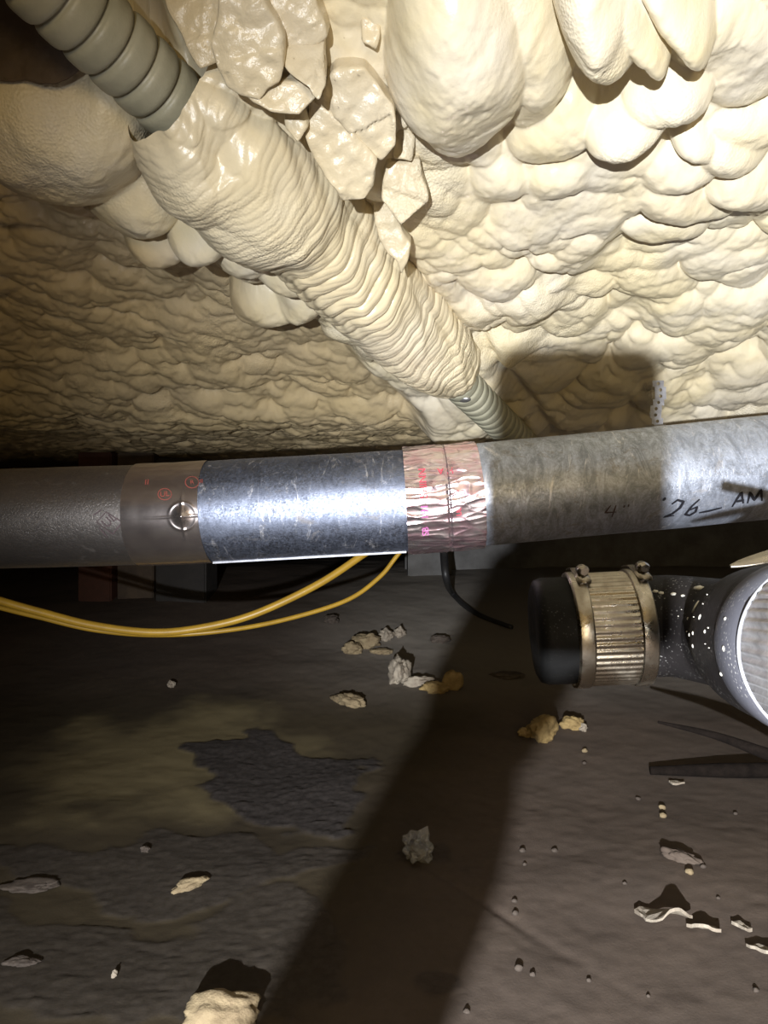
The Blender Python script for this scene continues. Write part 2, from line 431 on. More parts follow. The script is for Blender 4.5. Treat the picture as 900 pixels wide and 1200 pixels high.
def fz(x, y):
    """ground height"""
    return .19 * sstep(1.0, 2.6, y)
def build_floor():
    Yr = np.concatenate([np.linspace(-1.6, .3, 20)[:-1], np.geomspace(.3, 2.9, 560), np.linspace(3, 4.2, 10)])
    uu = np.linspace(-1, 1, 620)
    Y, U = np.meshgrid(Yr, uu, indexing='ij')
    X = np.clip(np.sign(U) * (np.abs(U) ** 1.25) * (np.maximum(Y, .4) * 1.3 + .6), -2.35, 2.35)
    Z = fz(X, Y) + .010 * fbm(X * 2.2, Y * 2.2, 3, 3) + .0012 * fbm(X * 14, Y * 14, 8, 4) + .0004 * fbm(X * 70, Y * 70, 18, 2)
    # scraped grooves on the right
    g = np.exp(-(((X - .12) * .8 + (Y - .66) * .6 + .0) / .006) ** 2) * np.exp(-((X - .14) ** 2 + (Y - .72) ** 2) / .01)
    Z = Z - .003 * g
    def zone(cx, cy, rx, ry, ang, s, e=.45, ed=.86):
        c, n = math.cos(ang), math.sin(ang); a = ((X - cx) * c + (Y - cy) * n) / rx; b = (-(X - cx) * n + (Y - cy) * c) / ry
        return sstep(1.0, ed, np.sqrt(a * a + b * b) + e * fbm(X * 9, Y * 9, s, 4) * .6)
    pale = sstep(1.2, 1.7, Y) * sstep(-.35, .1, X)  # soil colour lightened at the back to make up for grazing light
    left_shade = sstep(.12, -.12, X - .35 * (Y - .7) + .05 * fbm(X * 5, Y * 5, 88, 3)) * (1 - sstep(1.2, 1.6, Y))  # beam falloff put into the colour: soil darkened on the left
    crumb = np.maximum(zone(-.155, 1.03, .105, .15, .6, 50, .9), zone(-.14, .76, .26, .07, .1, 60, 1.1) * .6)
    crumb = np.maximum(crumb, zone(-.30, .60, .20, .08, 0, 65, 1.2) * .5)
    clay = zone(-.34, 1.10, .27, .27, -.2, 70, .5, .35) * (1 - crumb)
    cl = np.abs(vnoise(X * 110, Y * 110, 80)) + .6 * np.abs(vnoise(X * 240, Y * 240, 81))
    Z = Z + crumb * (.001 + .0018 * cl)
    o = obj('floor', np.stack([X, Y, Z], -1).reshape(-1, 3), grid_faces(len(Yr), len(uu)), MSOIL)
    for nm, ar in (('crumb', crumb), ('clay', clay), ('pale', pale), ('left_shade', left_shade)):
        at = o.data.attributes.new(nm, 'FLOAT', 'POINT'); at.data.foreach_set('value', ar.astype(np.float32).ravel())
    return tag(o, 'dark brown bare dirt ground of the crawl space', kind='structure')
floor = build_floor()
def ground(px, py):
    v = (py - 600) / F; Y = .3
    while H - v * Y > fz(0, Y) and Y < 2.45: Y += .004
    x = (px - 450) / F * Y
    return Vector((x, Y, float(gz(x, Y))))
def gz(x, y):
    a = np.array([x]); b = np.array([y])
    return (fz(a, b) + .010 * fbm(a * 2.2, b * 2.2, 3, 3) + .0012 * fbm(a * 14, b * 14, 8, 4))[0]

def box(name, x0, x1, y0, y1, z0, z1, mat, parent=None, rough=0.0, cuts=0):
    bm = bmesh.new(); bmesh.ops.create_cube(bm, size=1)
    for v in bm.verts: v.co = Vector(((x0 + x1) / 2 + v.co.x * (x1 - x0), (y0 + y1) / 2 + v.co.y * (y1 - y0), (z0 + z1) / 2 + v.co.z * (z1 - z0)))
    bmesh.ops.bevel(bm, geom=bm.edges[:], offset=min(x1 - x0, y1 - y0, z1 - z0) * .04, segments=2, affect='EDGES')
    return fin(bm, name, mat, parent, smooth=False)
tag(box('wall_back', .08, 2.4, 2.52, 2.64, -.05, .64, MCONC), 'grey concrete foundation wall at the back', kind='structure')
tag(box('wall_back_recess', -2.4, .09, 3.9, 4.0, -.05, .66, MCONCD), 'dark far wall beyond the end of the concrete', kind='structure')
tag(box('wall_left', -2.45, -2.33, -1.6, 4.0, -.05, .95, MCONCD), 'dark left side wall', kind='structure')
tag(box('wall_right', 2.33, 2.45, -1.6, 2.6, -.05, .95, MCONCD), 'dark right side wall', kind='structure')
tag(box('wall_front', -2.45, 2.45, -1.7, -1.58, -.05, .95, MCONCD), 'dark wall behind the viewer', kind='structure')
# end block of the foundation, seen right of the yellow cables
pier = empty('concrete_pier', (.155, 2.42, .10), 'pale grey concrete block pier just right of the yellow cables', 'pier')
box('block', .085, .240, 2.36, 2.50, .08, .315, MCONC, pier); box('block', .085, .240, 2.365, 2.5, .321, .57, MCONC, pier)
pl = empty('concrete_pillar', (-.72, 2.0, .08), 'dim grey concrete pillar behind the duct, left of the dark opening', 'pillar')
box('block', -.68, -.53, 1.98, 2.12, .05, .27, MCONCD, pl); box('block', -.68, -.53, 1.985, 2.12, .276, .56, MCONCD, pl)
wp = empty('wooden_post', (-.84, 2.05, .08), 'red-brown wooden post pair standing left of the dim pillar', 'post')
box('board', -.92, -.82, 2.0, 2.1, .05, .58, MWOODR, wp); box('board', -.81, -.70, 2.02, 2.1, .05, .58, MDARK, wp)

# ------------------------------------------------------------ rocks / chips
def rock(name, loc, size, mat, seed, parent=None, sub=3, rough=.35, rotz=0, tilt=0, crisp=False):
    bm = bmesh.new(); bmesh.ops.create_icosphere(bm, subdivisions=sub, radius=1)
    o3 = Vector((seed * 3.1, seed * 1.7, seed * .9))
    for v in bm.verts:
        n = v.co.copy()
        d = 1 + rough * mnoise.noise(n * 1.1 + o3) + rough * .6 * mnoise.noise(n * 2.7 + o3) + rough * .35 * mnoise.noise(n * 6 + o3)
        v.co = Vector((n.x * d * size[0], n.y * d * size[1], n.z * d * size[2]))
    bmesh.ops.transform(bm, verts=bm.verts, matrix=Matrix.Rotation(rotz, 4, 'Z') @ Matrix.Rotation(tilt, 4, 'Y'))
    me = bpy.data.meshes.new(name); bm.to_mesh(me); bm.free()
    me.polygons.foreach_set('use_smooth', [not crisp] * len(me.polygons)); me.materials.append(mat)
    o = bpy.data.objects.new(name, me); COL.objects.link(o); o.location = loc
    if parent: hang(o, parent)
    return o

def chip(px, py, wpx, hpx, mat, seed, label, name='foam_chunk', group=None, rot=0, thick=None, cat='foam chunk', rough=.45, sub=4, tilt=0):
    g = ground(px, py + hpx * .35); s = g.y / F
    a = wpx * s / 2; t = (thick or hpx * s * .45); b = max(a * .45, hpx * s * .5)
    o = rock(name, g + Vector((0, 0, t * .62)), (a, b, t), mat, seed, rotz=rot, sub=sub, rough=rough, tilt=tilt)
    return tag(o, label, cat, group)
G1 = 'torn bits of foam on the dirt'
chip(409, 821, 46, 20, MCHIP, 1, 'knobbly tan foam stick lying in the dirt left of the others', rot=-.75, group=G1, thick=.012)
chip(468, 788, 22, 42, MCHIPP, 2, 'pale foam wedge standing upright at the middle of the ground', group=G1, thick=.030, tilt=.2)
chip(491, 803, 32, 16, MCHIPP, 3, 'small pale foam lump touching the foot of the upright wedge', group=G1, thick=.012)
o = chip(512, 808, 34, 22, MCHIPY, 4, 'tan bent foam scrap with a raised right end, in the shadow edge', group=G1, rot=.3, thick=.012)
rock('prong', o.location + Vector((.034, .006, .012)), (.020, .012, .022), MCHIPY, 14, o, tilt=.5)
chip(412, 757, 24, 18, MCHIP, 5, 'left end lump in the row of foam bits behind', group=G1)
chip(430, 748, 32, 22, MCHIP, 6, 'largest lump in the row of foam bits behind', group=G1)
chip(453, 742, 17, 17, MCHIPP, 7, 'round pale lump right of the largest one in the back row', group=G1)
chip(468, 740, 13, 14, MCHIPP, 8, 'smallest round foam ball at the right end of the back row', group=G1)
chip(446, 760, 24, 13, MCHIP, 9, 'flat foam bit lying just in front of the back row', group=G1, thick=.007)
chip(516, 746, 22, 12, MPEB, 10, 'dim brown foam bit right of the back row', group=G1)
chip(388, 727, 16, 12, MPEB, 11, 'small dim clod under the lower yellow cable', 'clod', cat='clod')
chip(595, 792, 40, 10, MPEB, 12, 'flat dim crumb in shadow left of the rubber pipe cap', group=G1, thick=.006)
chip(636, 853, 34, 32, MCHIPY, 13, 'yellow knobbly foam chunk below the steel coupling', group=G1, rot=.3, thick=.024)
chip(616, 857, 18, 13, MCHIPY, 15, 'small yellow foam knob left of the yellow chunk', group=G1)
chip(671, 847, 28, 17, MCHIPY, 16, 'brown-yellow foam bit right of the yellow chunk', group=G1)
chip(684, 853, 10, 10, MCHIPP, 17, 'tiny white foam bit at the edge of the shadow under the coupling', group=G1)
chip(222, 1036, 40, 10, MCHIP, 18, 'slim tan foam sliver on the dark soil at left', group=G1, rot=.75, thick=.005)
chip(256, 1186, 92, 56, MCHIP, 19, 'largest flat tan foam slab cut by the bottom edge of the picture', group=G1, thick=.012, rough=.3)
chip(35, 1035, 58, 26, MPEB, 20, 'flat dull brown stone at the left edge', 'flat_stone', cat='stone', thick=.003)
chip(26, 1130, 40, 16, MPEB, 21, 'smaller dull stone in the bottom left corner', 'flat_stone', cat='stone', thick=.003)
chip(201, 806, 8, 10, MCHIPP, 22, 'tiny pale splinter on the clay at far left', group=G1)
chip(170, 996, 10, 8, MPEB, 23, 'tiny brown pebble above the dark soil at left', 'pebble', cat='pebble')
chip(134, 1148, 7, 9, MCHIPP, 24, 'tiny pale crumb near the bottom left', group=G1)

def flake(px, py, pts, mat, label, seed, lift=.02, th=.003):
    """thin curled flake: outline in px offsets, lifted on one side"""
    g = ground(px, py); s = g.y / F; bm = bmesh.new()
    n = 7; V = []
    poly = [Vector((a * s, -b * s * 1.7)) for a, b in pts]
    xs = [p.x for p in poly]; ys = [p.y for p in poly]
    vs = [bm.verts.new((p.x, p.y, 0)) for p in poly]; f = bm.faces.new(vs)
    ex = bmesh.ops.extrude_face_region(bm, geom=[f])
    for v in ex['geom']:
        if isinstance(v, bmesh.types.BMVert): v.co.z += th
    bmesh.ops.triangulate(bm, faces=bm.faces[:]); bmesh.ops.subdivide_edges(bm, edges=bm.edges[:], cuts=3, use_grid_fill=True)
    y0, y1 = min(ys), max(ys)
    for v in bm.verts:
        c = v.co; t = (c.y - y0) / (y1 - y0)
        c.z += lift * (1 - t) ** 1.3 * (.6 + .4 * math.sin(c.x * 90 + seed)) + .003 * mnoise.noise(Vector((c.x * 90, c.y * 90, seed + c.z * 60)))
        c.x += .002 * mnoise.noise(Vector((c.x * 120, c.y * 120, seed + 5)))
    o = fin(bm, 'foam_flake', mat, smooth=False); o.location = g + Vector((0, 0, .002))
    return tag(o, label, 'foam flake', G1)
flake(777, 1086, [(-27, -12), (-10, -16), (14, -8), (28, -6), (30, 6), (10, 12), (-12, 16), (-20, 8)], MCHIPP, 'pale curled foam flake casting a shadow at lower right', 1, .026)
flake(824, 1098, [(-16, -6), (2, -4), (17, 2), (14, 9), (-4, 6)], MCHIPP, 'thin flake touching the right end of the curled one', 2, .010)
flake(893, 1130, [(-12, -8), (0, -4), (16, 6), (12, 14), (-4, 8)], MCHIPP, 'white flake at the right edge of the picture', 3, .014)
flake(869, 1098, [(-7, -6), (4, -4), (9, 4), (-2, 6)], MCHIPP, 'small flake between the curled flake and the right edge', 4, .010)
flake(792, 918, [(-7, -2), (7, -3), (8, 3), (-6, 3)], MCHIPP, 'tiny pale flake lying against the dark stick', 5, .004)
peb = [(685, 878, 7, 'white foam grain below the coupling'), (685, 892, 5, 'darker grain under the white foam grain'),
       (776, 944, 8, 'upper grain of the pair below the stick'), (777, 955, 9, 'lower grain of the pair below the stick'),
       (748, 932, 6, 'pebble left of the pair below the stick'), (650, 992, 7, 'pebble with a shadow right of the shadow edge'),
       (612, 993, 8, 'pebble on the shadow edge'), (615, 1010, 5, 'speck just under the pebble on the shadow edge'),
       (603, 1056, 7, 'upper of two pebbles beside the shadow edge'), (604, 1070, 8, 'lower of two pebbles beside the shadow edge'),
       (624, 1147, 7, 'pebble near the bottom between scrapes'), (608, 1138, 10, 'clod near the bottom left of the scrapes'),
       (808, 1026, 10, 'pale grain right of the dent in the soil'), (824, 1020, 7, 'grain at the right end of the dent'),
       (862, 953, 5, 'grain near the right edge under the stick'), (732, 1037, 5, 'speck between the dent and the scrapes'),
       (547, 1190, 8, 'grain on the shadow edge at the bottom'), (886, 1170, 7, 'grain in the bottom right corner'),
       (760, 1170, 5, 'speck below the curled flake'), (690, 1150, 6, 'speck left of the curled flake'), (842, 1060, 5, 'speck above the small flake')]
for i, (x, y, s, lb) in enumerate(peb):
    chip(x, y, s, s * .8, MCHIP if i in (0, 3, 12, 2) else MPEB, 40 + i, lb, 'pebble', 'pebbles and grains on the dirt', cat='pebble', sub=2, rough=.3)
chip(797, 1006, 40, 14, MSOIL, 77, 'low clod of soil beside the dent at right', 'clod', cat='clod', rot=-.7, thick=.006)

g = ground(488, 1004)
pf = rock('plastic_scrap', g + Vector((0, 0, .010)), (.017, .024, .012), MPLAS, 5, sub=3, rough=.9, crisp=True)
tag(pf, 'crumpled clear plastic scrap glinting in the shadow at lower centre', 'plastic scrap')

# dark forked stick at right
st = empty('forked_stick', ground(880, 905), 'dark forked stick under the black pipe at the right edge', 'stick')
gA = ground(762, 907); gB = ground(905, 912)
sweep('lower_prong', [gA + Vector((0, 0, .006)), (gA + gB) / 2 + Vector((0, 0, .008)), gB + Vector((0, 0, .010)), gB + Vector((.25, .02, .01))], lambda t: .006 + .005 * min(1, t * 4), MROOT, 40, 12, st)
tp = P(771, 846, .92); tm = P(838, 862, .90); te = P(900, 884, .86)
sweep('upper_prong', [tp, tm, te, P(960, 905, .86), gB + Vector((.17, -.0, .008))], lambda t: .0018 + .007 * min(1, t * 3), MROOT, 60, 12, st)

# black hose / cable at the back, right of the pier
bc = sweep('black_cable', [P(519, 600, 1.95), P(520, 645, 1.93), P(523, 678, 1.88), ground(530, 699) + Vector((0, 0, .010)), ground(545, 712) + Vector((0, 0, .007)), ground(566, 723) + Vector((0, 0, .006)), ground(600, 735) + Vector((0, 0, .005))], lambda t: .0125 * (1 - .5 * t), MBLK, 60, 12)
tag(bc, 'black cable dropping behind the duct and curving over the dirt', 'cable')

# ------------------------------------------------------------ foam-coated hose
hs = empty('corrugated_hose', HA, 'ribbed grey-green hose running along the ceiling, mostly buried in foam', 'hose')
pitch = .0205
d = HD.normalized(); S0 = HA - d * .26
Ltot = HD.length + .34
def hdisp(s, a):
    ph = (s / pitch) % 1.0
    return .0034 * (math.sqrt(max(0, 1 - (2 * ph - 1) ** 2)) * 1.6 - 1.0)
def hosemesh(name, s0, s1, r, pt, mat, parent):
    n = int((s1 - s0) / pt * 12); pf_ = []
    for i in range(n + 1):
        s = s0 + (s1 - s0) * i / n; ph = (s / pt) % 1.0
        pf_.append((s, r + (.36) * pt * (math.sqrt(max(0, 1 - (2 * ph - 1) ** 4)) * 1.0 - .75)))
    return lathe(name, S0, S0 + d, pf_, mat, 64, parent)
hosemesh('hose_body', 0, Ltot, .0265, pitch, MHOSE, hs)
def coat():
    n = 620; seg = 200
    s = np.linspace(0, 1, n)[:, None]; th = np.linspace(0, 2 * math.pi, seg, endpoint=False)[None, :]
    s0 = .26 + .055; s1 = .26 + .60
    S = s0 + (s1 - s0) * s + 0 * th; TH = th + 0 * s
    R = np.interp(S, [s0, s0 + .02, s0 + .05, s0 + .14, s0 + .17, s0 + .33, s0 + .47, s1 - .02, s1], [.030, .045, .057, .060, .052, .050, .046, .038, .029])
    # wrinkle folds: ring lobes with a slanted, wandering phase
    c = np.cos(TH); sn = np.sin(TH)
    wob = .016 * fbm(c * .8 + 4, sn * .8 + S * 3.5, 7, 2) + .004 * fbm(c * 1.9 + 4, sn * 1.9 + S * 9, 17, 2)
    q = (S + wob + .012 * c) / .017; ph = q - np.floor(q); k = np.floor(q).astype(np.int64)
    am = (.35 + 1.0 * h2(k, k * 0 + 3, 5)) * (.75 + .6 * vnoise(c * 1.6 + k * 7.3, sn * 1.6 + k * .0, 33))
    fold = np.sqrt(np.clip(1 - (2 * ph - 1) ** 2, 0, None)) - .6
    q2 = (S + wob * 1.6 + .03) / .0075; ph2 = q2 - np.floor(q2)
    fold2 = np.sqrt(np.clip(1 - (2 * ph2 - 1) ** 2, 0, None)) - .6
    near = 1 - sstep(s0 + .10, s0 + .20, S)
    lump_ = billow(S + wob, TH * .055, .050, 77) * near
    R = R + .0050 * fold * am * (1 - .8 * near) + .0008 * fold2 + .010 * lump_ + .005 * fbm(c * 1.1 + 2, sn * 1.1 + S * 12, 27, 3)
    # flares out into the ceiling above
    up = np.clip(sn, 0, 1); R = R + .02 * up
    sv, uv, dv = frame_of(d)
    C = np.array(S0)[None, None, :] + S[..., None] * np.array(dv)
    V = C + (R * c)[..., None] * np.array(sv) + (R * sn)[..., None] * np.array(uv)
    o = obj('foam_coating', V.reshape(-1, 3), grid_faces(n, seg, True), MFcoat); hang(o, hs)
    o['label'] = 'cream wrinkled foam coating around the hose'
coat()
# small foam collar and the silver clip near the far end
clipc = S0 + d * (.26 + .625)
sv, uv, dv = frame_of(d)
def clip_part():
    bm = bmesh.new(); bmesh.ops.create_uvsphere(bm, u_segments=20, v_segments=10, radius=1)
    R3 = Matrix((sv, dv, uv)).transposed().to_4x4()
    n = (-sv * .25 - uv * .9)
    pos = clipc + (Vector((0, -.55, -.75)).normalized()) * .028
    for v in bm.verts: v.co = Vector((v.co.x * .010, v.co.y * .007, v.co.z * .004))
    bmesh.ops.transform(bm, verts=bm.verts, matrix=Matrix.Translation(pos) @ R3)
    o = fin(bm, 'clip', MSEAM, hs); o['label'] = 'small silver clip on the far end'
clip_part()

# ------------------------------------------------------------ torn foam slabs by the hose
def slab(outline, Y0, tiltk, th, seed, label, mat=MFslab, bulge=.003, rough=.0035, name='torn_foam_slab', parent=None):
    """irregular broken slab: outline in picture px at depth Y0; the face leans back by tiltk (m per px)"""
    cy = sum(p[1] for p in outline) / len(outline); cx = sum(p[0] for p in outline) / len(outline)
    bm = bmesh.new(); rj = random.Random(seed); o2 = []
    for i, (x, y) in enumerate(outline):
        x2, y2 = outline[(i + 1) % len(outline)]; L_ = math.hypot(x2 - x, y2 - y); k_ = max(1, int(L_ / 14))
        for k in range(k_):
            t = k / k_; j_ = 3.2 if k else 0
            o2.append((cx + (x + (x2 - x) * t - cx) * 1.10 + rj.uniform(-j_, j_), cy + (y + (y2 - y) * t - cy) * 1.08 + rj.uniform(-j_, j_)))
    outline = o2
    vs = [bm.verts.new(P(x, y, Y0 + (y - cy) * tiltk)) for x, y in outline]
    f = bm.faces.new(vs); f.normal_update(); nrm = f.normal.copy()
    if nrm.y > 0: nrm = -nrm
    back = Vector((0, .55, .83))
    ex = bmesh.ops.extrude_face_region(bm, geom=[f])
    for v in ex['geom']:
        if isinstance(v, bmesh.types.BMVert): v.co += back * th
    bmesh.ops.recalc_face_normals(bm, faces=bm.faces[:])
    bmesh.ops.bevel(bm, geom=bm.edges[:], offset=.0012, segments=1, affect='EDGES', clamp_overlap=True)
    bmesh.ops.triangulate(bm, faces=bm.faces[:])
    for it in range(5):
        long_ = [e for e in bm.edges if e.calc_length() > .0034]
        if not long_: break
        bmesh.ops.subdivide_edges(bm, edges=long_, cuts=1)
        bmesh.ops.triangulate(bm, faces=bm.faces[:])
    bm.normal_update(); c0 = P(cx, cy, Y0); mx = max((v.co - c0).length for v in bm.verts)
    sd_ = Vector((seed * 7.3, seed * 2.1, seed))
    for v in bm.verts:
        q = v.co; r = (q - c0).length / mx
        dd_ = mnoise.voronoi(q * 34 + sd_)[0]
        step = mnoise.cell(mnoise.voronoi(q * 26 + sd_)[1][0] * 9.7)
        dsp = bulge * (1 - r * r) + rough * (.9 * (dd_[1] - dd_[0]) + .55 * step + .4 * mnoise.noise(q * 24 + sd_)) + .0006 * mnoise.noise(q * 220) + .0022 * mnoise.noise(q * 95 + sd_)
        v.co = q + nrm * dsp + Vector((1, 0, .3)) * (.0012 * mnoise.noise(q * 70 + sd_))
    o = fin(bm, name, mat, parent or ceiling); o['label'] = label
    return o
slab([(192, -12), (262, -12), (268, 40), (262, 70), (238, 80), (222, 55)], .47, .0002, .03, 1, 'smooth pale tongue of foam beside the bare hose', bulge=.006, rough=.002)
slab([(262, -12), (300, -12), (330, 45), (326, 92), (305, 112), (270, 98), (252, 55)], .45, .0003, .04, 2, 'broken white foam slab left of the cleft', bulge=.007)
slab([(300, -12), (362, -12), (382, 42), (370, 52), (325, 58)], .452, .0003, .035, 3, 'flat topped yellow foam slab')
slab([(322, 56), (378, 46), (380, 100), (372, 118), (348, 98), (330, 75)], .46, -.0001, .03, 4, 'crumbly broken face of the yellow slab')
slab([(285, 105), (318, 100), (352, 98), (366, 115), (350, 134), (318, 132), (300, 122)], .468, .0002, .03, 5, 'rough lower lip of the broken foam', rough=.006)
slab([(395, 84), (428, 82), (458, 125), (460, 168), (444, 186), (430, 176), (408, 150), (385, 130), (372, 120)], .50, .0004, .02, 6, 'large pointed torn foam flap')
slab([(368, 120), (390, 132), (412, 152), (440, 186), (436, 214), (425, 228), (402, 231), (384, 205), (362, 160)], .52, .0004, .025, 7, 'folded lower half of the torn flap')
slab([(395, -12), (455, -12), (440, 22), (415, 32), (404, 48), (394, 24)], .47, .0002, .03, 8, 'ragged foam scrap at the top above the flap')
slab([(415, 38), (438, 24), (450, 55), (436, 82), (420, 70)], .50, .0002, .02, 9, 'small crumpled foam scrap in the cleft')
slab([(440, 10), (462, 0), (474, 60), (470, 100), (456, 80), (440, 40)], .485, .0002, .02, 10, 'narrow foam strip beside the big hanging lump', rough=.005)
slab([(455, 195), (490, 190), (500, 235), (470, 262), (450, 235)], .58, .0003, .02, 11, 'thin torn skin of foam right of the hose', rough=.005)
slab([(354, -12), (400, -12), (408, 55), (420, 92), (392, 88), (368, 50)], .56, .0001, .02, 12, 'grey exposed wood membrane in the cleft', mat=MWOODG, name='wood_and_shade_slab', rough=.001, bulge=0)
slab([(-30, -12), (95, -12), (120, 60), (60, 96), (-30, 90)], .485, .0001, .01, 14, 'dark slab standing in for shade in the hollow behind the hose', mat=MDARK, name='wood_and_shade_slab', rough=.001, bulge=0)  # dark slab added so the hollow reads as shaded
slab([(130, -12), (200, -12), (235, 70), (222, 80), (170, 20)], .60, .0001, .01, 13, 'purple-grey wood behind the hose', mat=MWOODG, name='wood_and_shade_slab', rough=.001, bulge=0)

slab([(462, 95), (486, 88), (492, 130), (474, 150), (460, 128)], .535, .0003, .02, 21, 'small foam shard right of the torn flap')
slab([(336, 128), (356, 126), (362, 150), (350, 168), (336, 152)], .50, .0002, .015, 22, 'foam shard wedged by the hose')
slab([(468, 150), (486, 158), (482, 190), (462, 186)], .56, .0002, .015, 23, 'little foam chip below the small shard')
slab([(440, 232), (462, 246), (480, 285), (470, 318), (446, 280)], .64, .0004, .015, 24, 'long foam sliver beside the coated hose')
slab([(424, 22), (444, 30), (440, 60), (424, 52)], .47, .0002, .015, 25, 'small foam chip at the top')
# joist end and hanger strap above the duct
hn = empty('hanger_strap', P(770, 445, 1.0), 'perforated grey metal strap hanging from the foam above the duct', 'strap')
def strap():
    bm = bmesh.new(); a = P(771, 446, 1.0); b = P(769, 512, 1.0); w_ = .0085
    n = 9
    for i in range(n):
        z0 = a.z + (b.z - a.z) * i / n; z1 = a.z + (b.z - a.z) * (i + 1) / n; zm = (z0 + z1) / 2; r = .0026
        # one strap cell with a round hole: outer square joined to a hexagonal ring
        out = [Vector((s1_ * w_, 0, zz)) for s1_, zz in ((-1, z0), (0, z0), (1, z0), (1, zm), (1, z1), (0, z1), (-1, z1), (-1, zm))]
        inn = [Vector((r * math.cos(t), 0, zm + r * math.sin(t))) for t in [math.radians(q) for q in (135, 90, 45, 0, -45, -90, -135, 180)]]
        ov = [bm.verts.new(v + Vector((a.x + .004 * math.sin(i), a.y, 0))) for v in out]; iv = [bm.verts.new(v + Vector((a.x + .004 * math.sin(i), a.y, 0))) for v in inn]
        for k in range(8): bm.faces.new((ov[k], ov[(k + 1) % 8], iv[(k + 1) % 8], iv[k]))
    bmesh.ops.recalc_face_normals(bm, faces=bm.faces[:])
    bmesh.ops.translate(bm, verts=bm.verts, vec=(0, -.0008, 0))
    fin(bm, 'strap_band', MGALV, hn, smooth=False)
strap()
tag(box('wood_block', .50, .92, 1.52, 1.60, H + .145, H + .215, MDARK), 'dark wood edge peeping out between foam and duct at right', 'wood')
bpy.data.objects['wood_block'].rotation_euler = (0, 0, 0)

# ------------------------------------------------------------ the sheet-metal duct
J = [P(-330, 618, .86), P(205, 602, .845), P(520, 584, .84), P(2000, 443.3, .794)]
RD = .0640
duct = empty('sheet_metal_duct', J[1] - Vector((0, 0, RD)), 'round galvanized sheet metal duct crossing the whole picture under the foam', 'duct')
def section(name, a, b, r, mat, label, crimp=True, dent=.0005):
    Ln = (b - a).length; n = int(Ln / .004)
    def dp(x, th): return dent * (mnoise.noise(Vector((x * 9, math.cos(th) * 1.5, math.sin(th) * 1.5))) + .5 * mnoise.noise(Vector((x * 30, math.cos(th) * 4, math.sin(th) * 4 + 7))))
    o = lathe(name, a, b, [(Ln * i / n, r) for i in range(n + 1)], mat, 128, duct, dp); o['label'] = label; return o
section('duct_section', J[0], J[1] + (J[1] - J[0]).normalized() * .004, RD - .0006, MDUCTL, 'hazy dull duct section at the left')
section('duct_section', J[1], J[2] + (J[2] - J[1]).normalized() * .004, RD, MDUCT, 'shiny spangled duct section in the middle')
section('duct_section', J[2], J[3], RD + .0005, MDUCTR, 'scuffed duct section at the right with marker writing', dent=.0007)
# seam lip along the bottom of the middle section
dm = (J[2] - J[1]).normalized(); sm, um, _ = frame_of(dm)
def lip(px0, px1):
    a = J[1] + dm * ((px0 - 205) / 315 * (J[2] - J[1]).length); b = J[1] + dm * ((px1 - 205) / 315 * (J[2] - J[1]).length)
    e = Vector((0, -.10, -.995)).normalized()
    t = Vector((0, -.99, .1)); V = []
    for c in (a, b):
        V += [c + e * (RD - .002) - t * .004, c + e * (RD - .002) + t * .004, c + e * (RD + .0022) + t * .004, c + e * (RD + .0022) - t * .004]
    o = obj('seam_lip', V, [(0, 1, 5, 4), (1, 2, 6, 5), (2, 3, 7, 6), (3, 0, 4, 7), (0, 3, 2, 1), (4, 5, 6, 7)], MGALV, smooth=False); hang(o, duct)
    o['label'] = 'bright folded seam along the underside'
lip(252, 476)

def cyl_frame(i):
    a, b = J[i], J[i + 1]; dd = (b - a).normalized(); s, u, _ = frame_of(dd); return a, dd, s, u
def duct_pt(px, py, r, sec):
    """point on duct section nearest to where the sight line meets it"""
    a, dd, s, u = cyl_frame(sec)
    o = Vector((0, 0, H)); v = (P(px, py, 1) - o)
    oc = o - a; vp = v - dd * v.dot(dd); op = oc - dd * oc.dot(dd)
    A = vp.dot(vp); B = 2 * vp.dot(op); C = op.dot(op) - r * r
    q = B * B - 4 * A * C
    t = (-B - math.sqrt(max(0, q))) / (2 * A); return o + v * t
def along(px, py, r, sec):
    a, dd, s, u = cyl_frame(sec); p = duct_pt(px, py, r, sec) - a
    x = p.dot(dd); q = p - dd * x; return x, math.atan2(q.dot(u), q.dot(s))
def on(sec, x, th, r):
    a, dd, s, u = cyl_frame(sec); return a + dd * x + s * (r * math.cos(th)) + u * (r * math.sin(th))

def tape(x0, x1, ca, cb, r, mat, disp, label, nx=90, seg=420):
    """a sleeve from x0 to x1 about the joint; before 0 it follows section ca, after it section cb"""
    V = []
    for i in range(nx + 1):
        x = x0 + (x1 - x0) * i / nx
        sec = ca if x < 0 else cb
        La = (J[ca + 1] - J[ca]).length
        for k in range(seg):
            th = 2 * math.pi * k / seg
            rr = r + disp(x, th)
            pa = on(ca, La + x, th, rr); pb = on(cb, x, th, rr); wv = min(1, max(0, x / .01 * .5 + .5))
            V.append(pa.lerp(pb, wv))
    o = obj('foil_tape', V, [tuple(f) for f in grid_faces(nx + 1, seg, True)], mat); hang(o, duct); o['label'] = label; return o
x1b, thb = along(214, 605, RD, 1)
def d1(x, th):
    dx = x - x1b; dt = (th - thb + math.pi) % (2 * math.pi) - math.pi; dt *= RD
    r2 = dx * dx + dt * dt
    b = .0042 * math.exp(-r2 / .000055) + .0012 * math.exp(-(dx / .0016) ** 2) * math.exp(-(dt / .022) ** 2) + .0008 * math.exp(-(dt / .0012) ** 2) * math.exp(-(dx / .035) ** 2)
    rr = math.sqrt(r2); b += .0009 * math.exp(-((rr - .016) / .0016) ** 2) * abs(math.sin(math.atan2(dt, dx)))
    return b + .0004 * mnoise.noise(Vector((x * 50, math.cos(th) * 2, math.sin(th) * 2)))
t1 = tape(-.043, .048, 0, 1, RD + .0010, MFOIL1, d1, 'smooth shiny foil tape with a rivet bump and faint red marks')
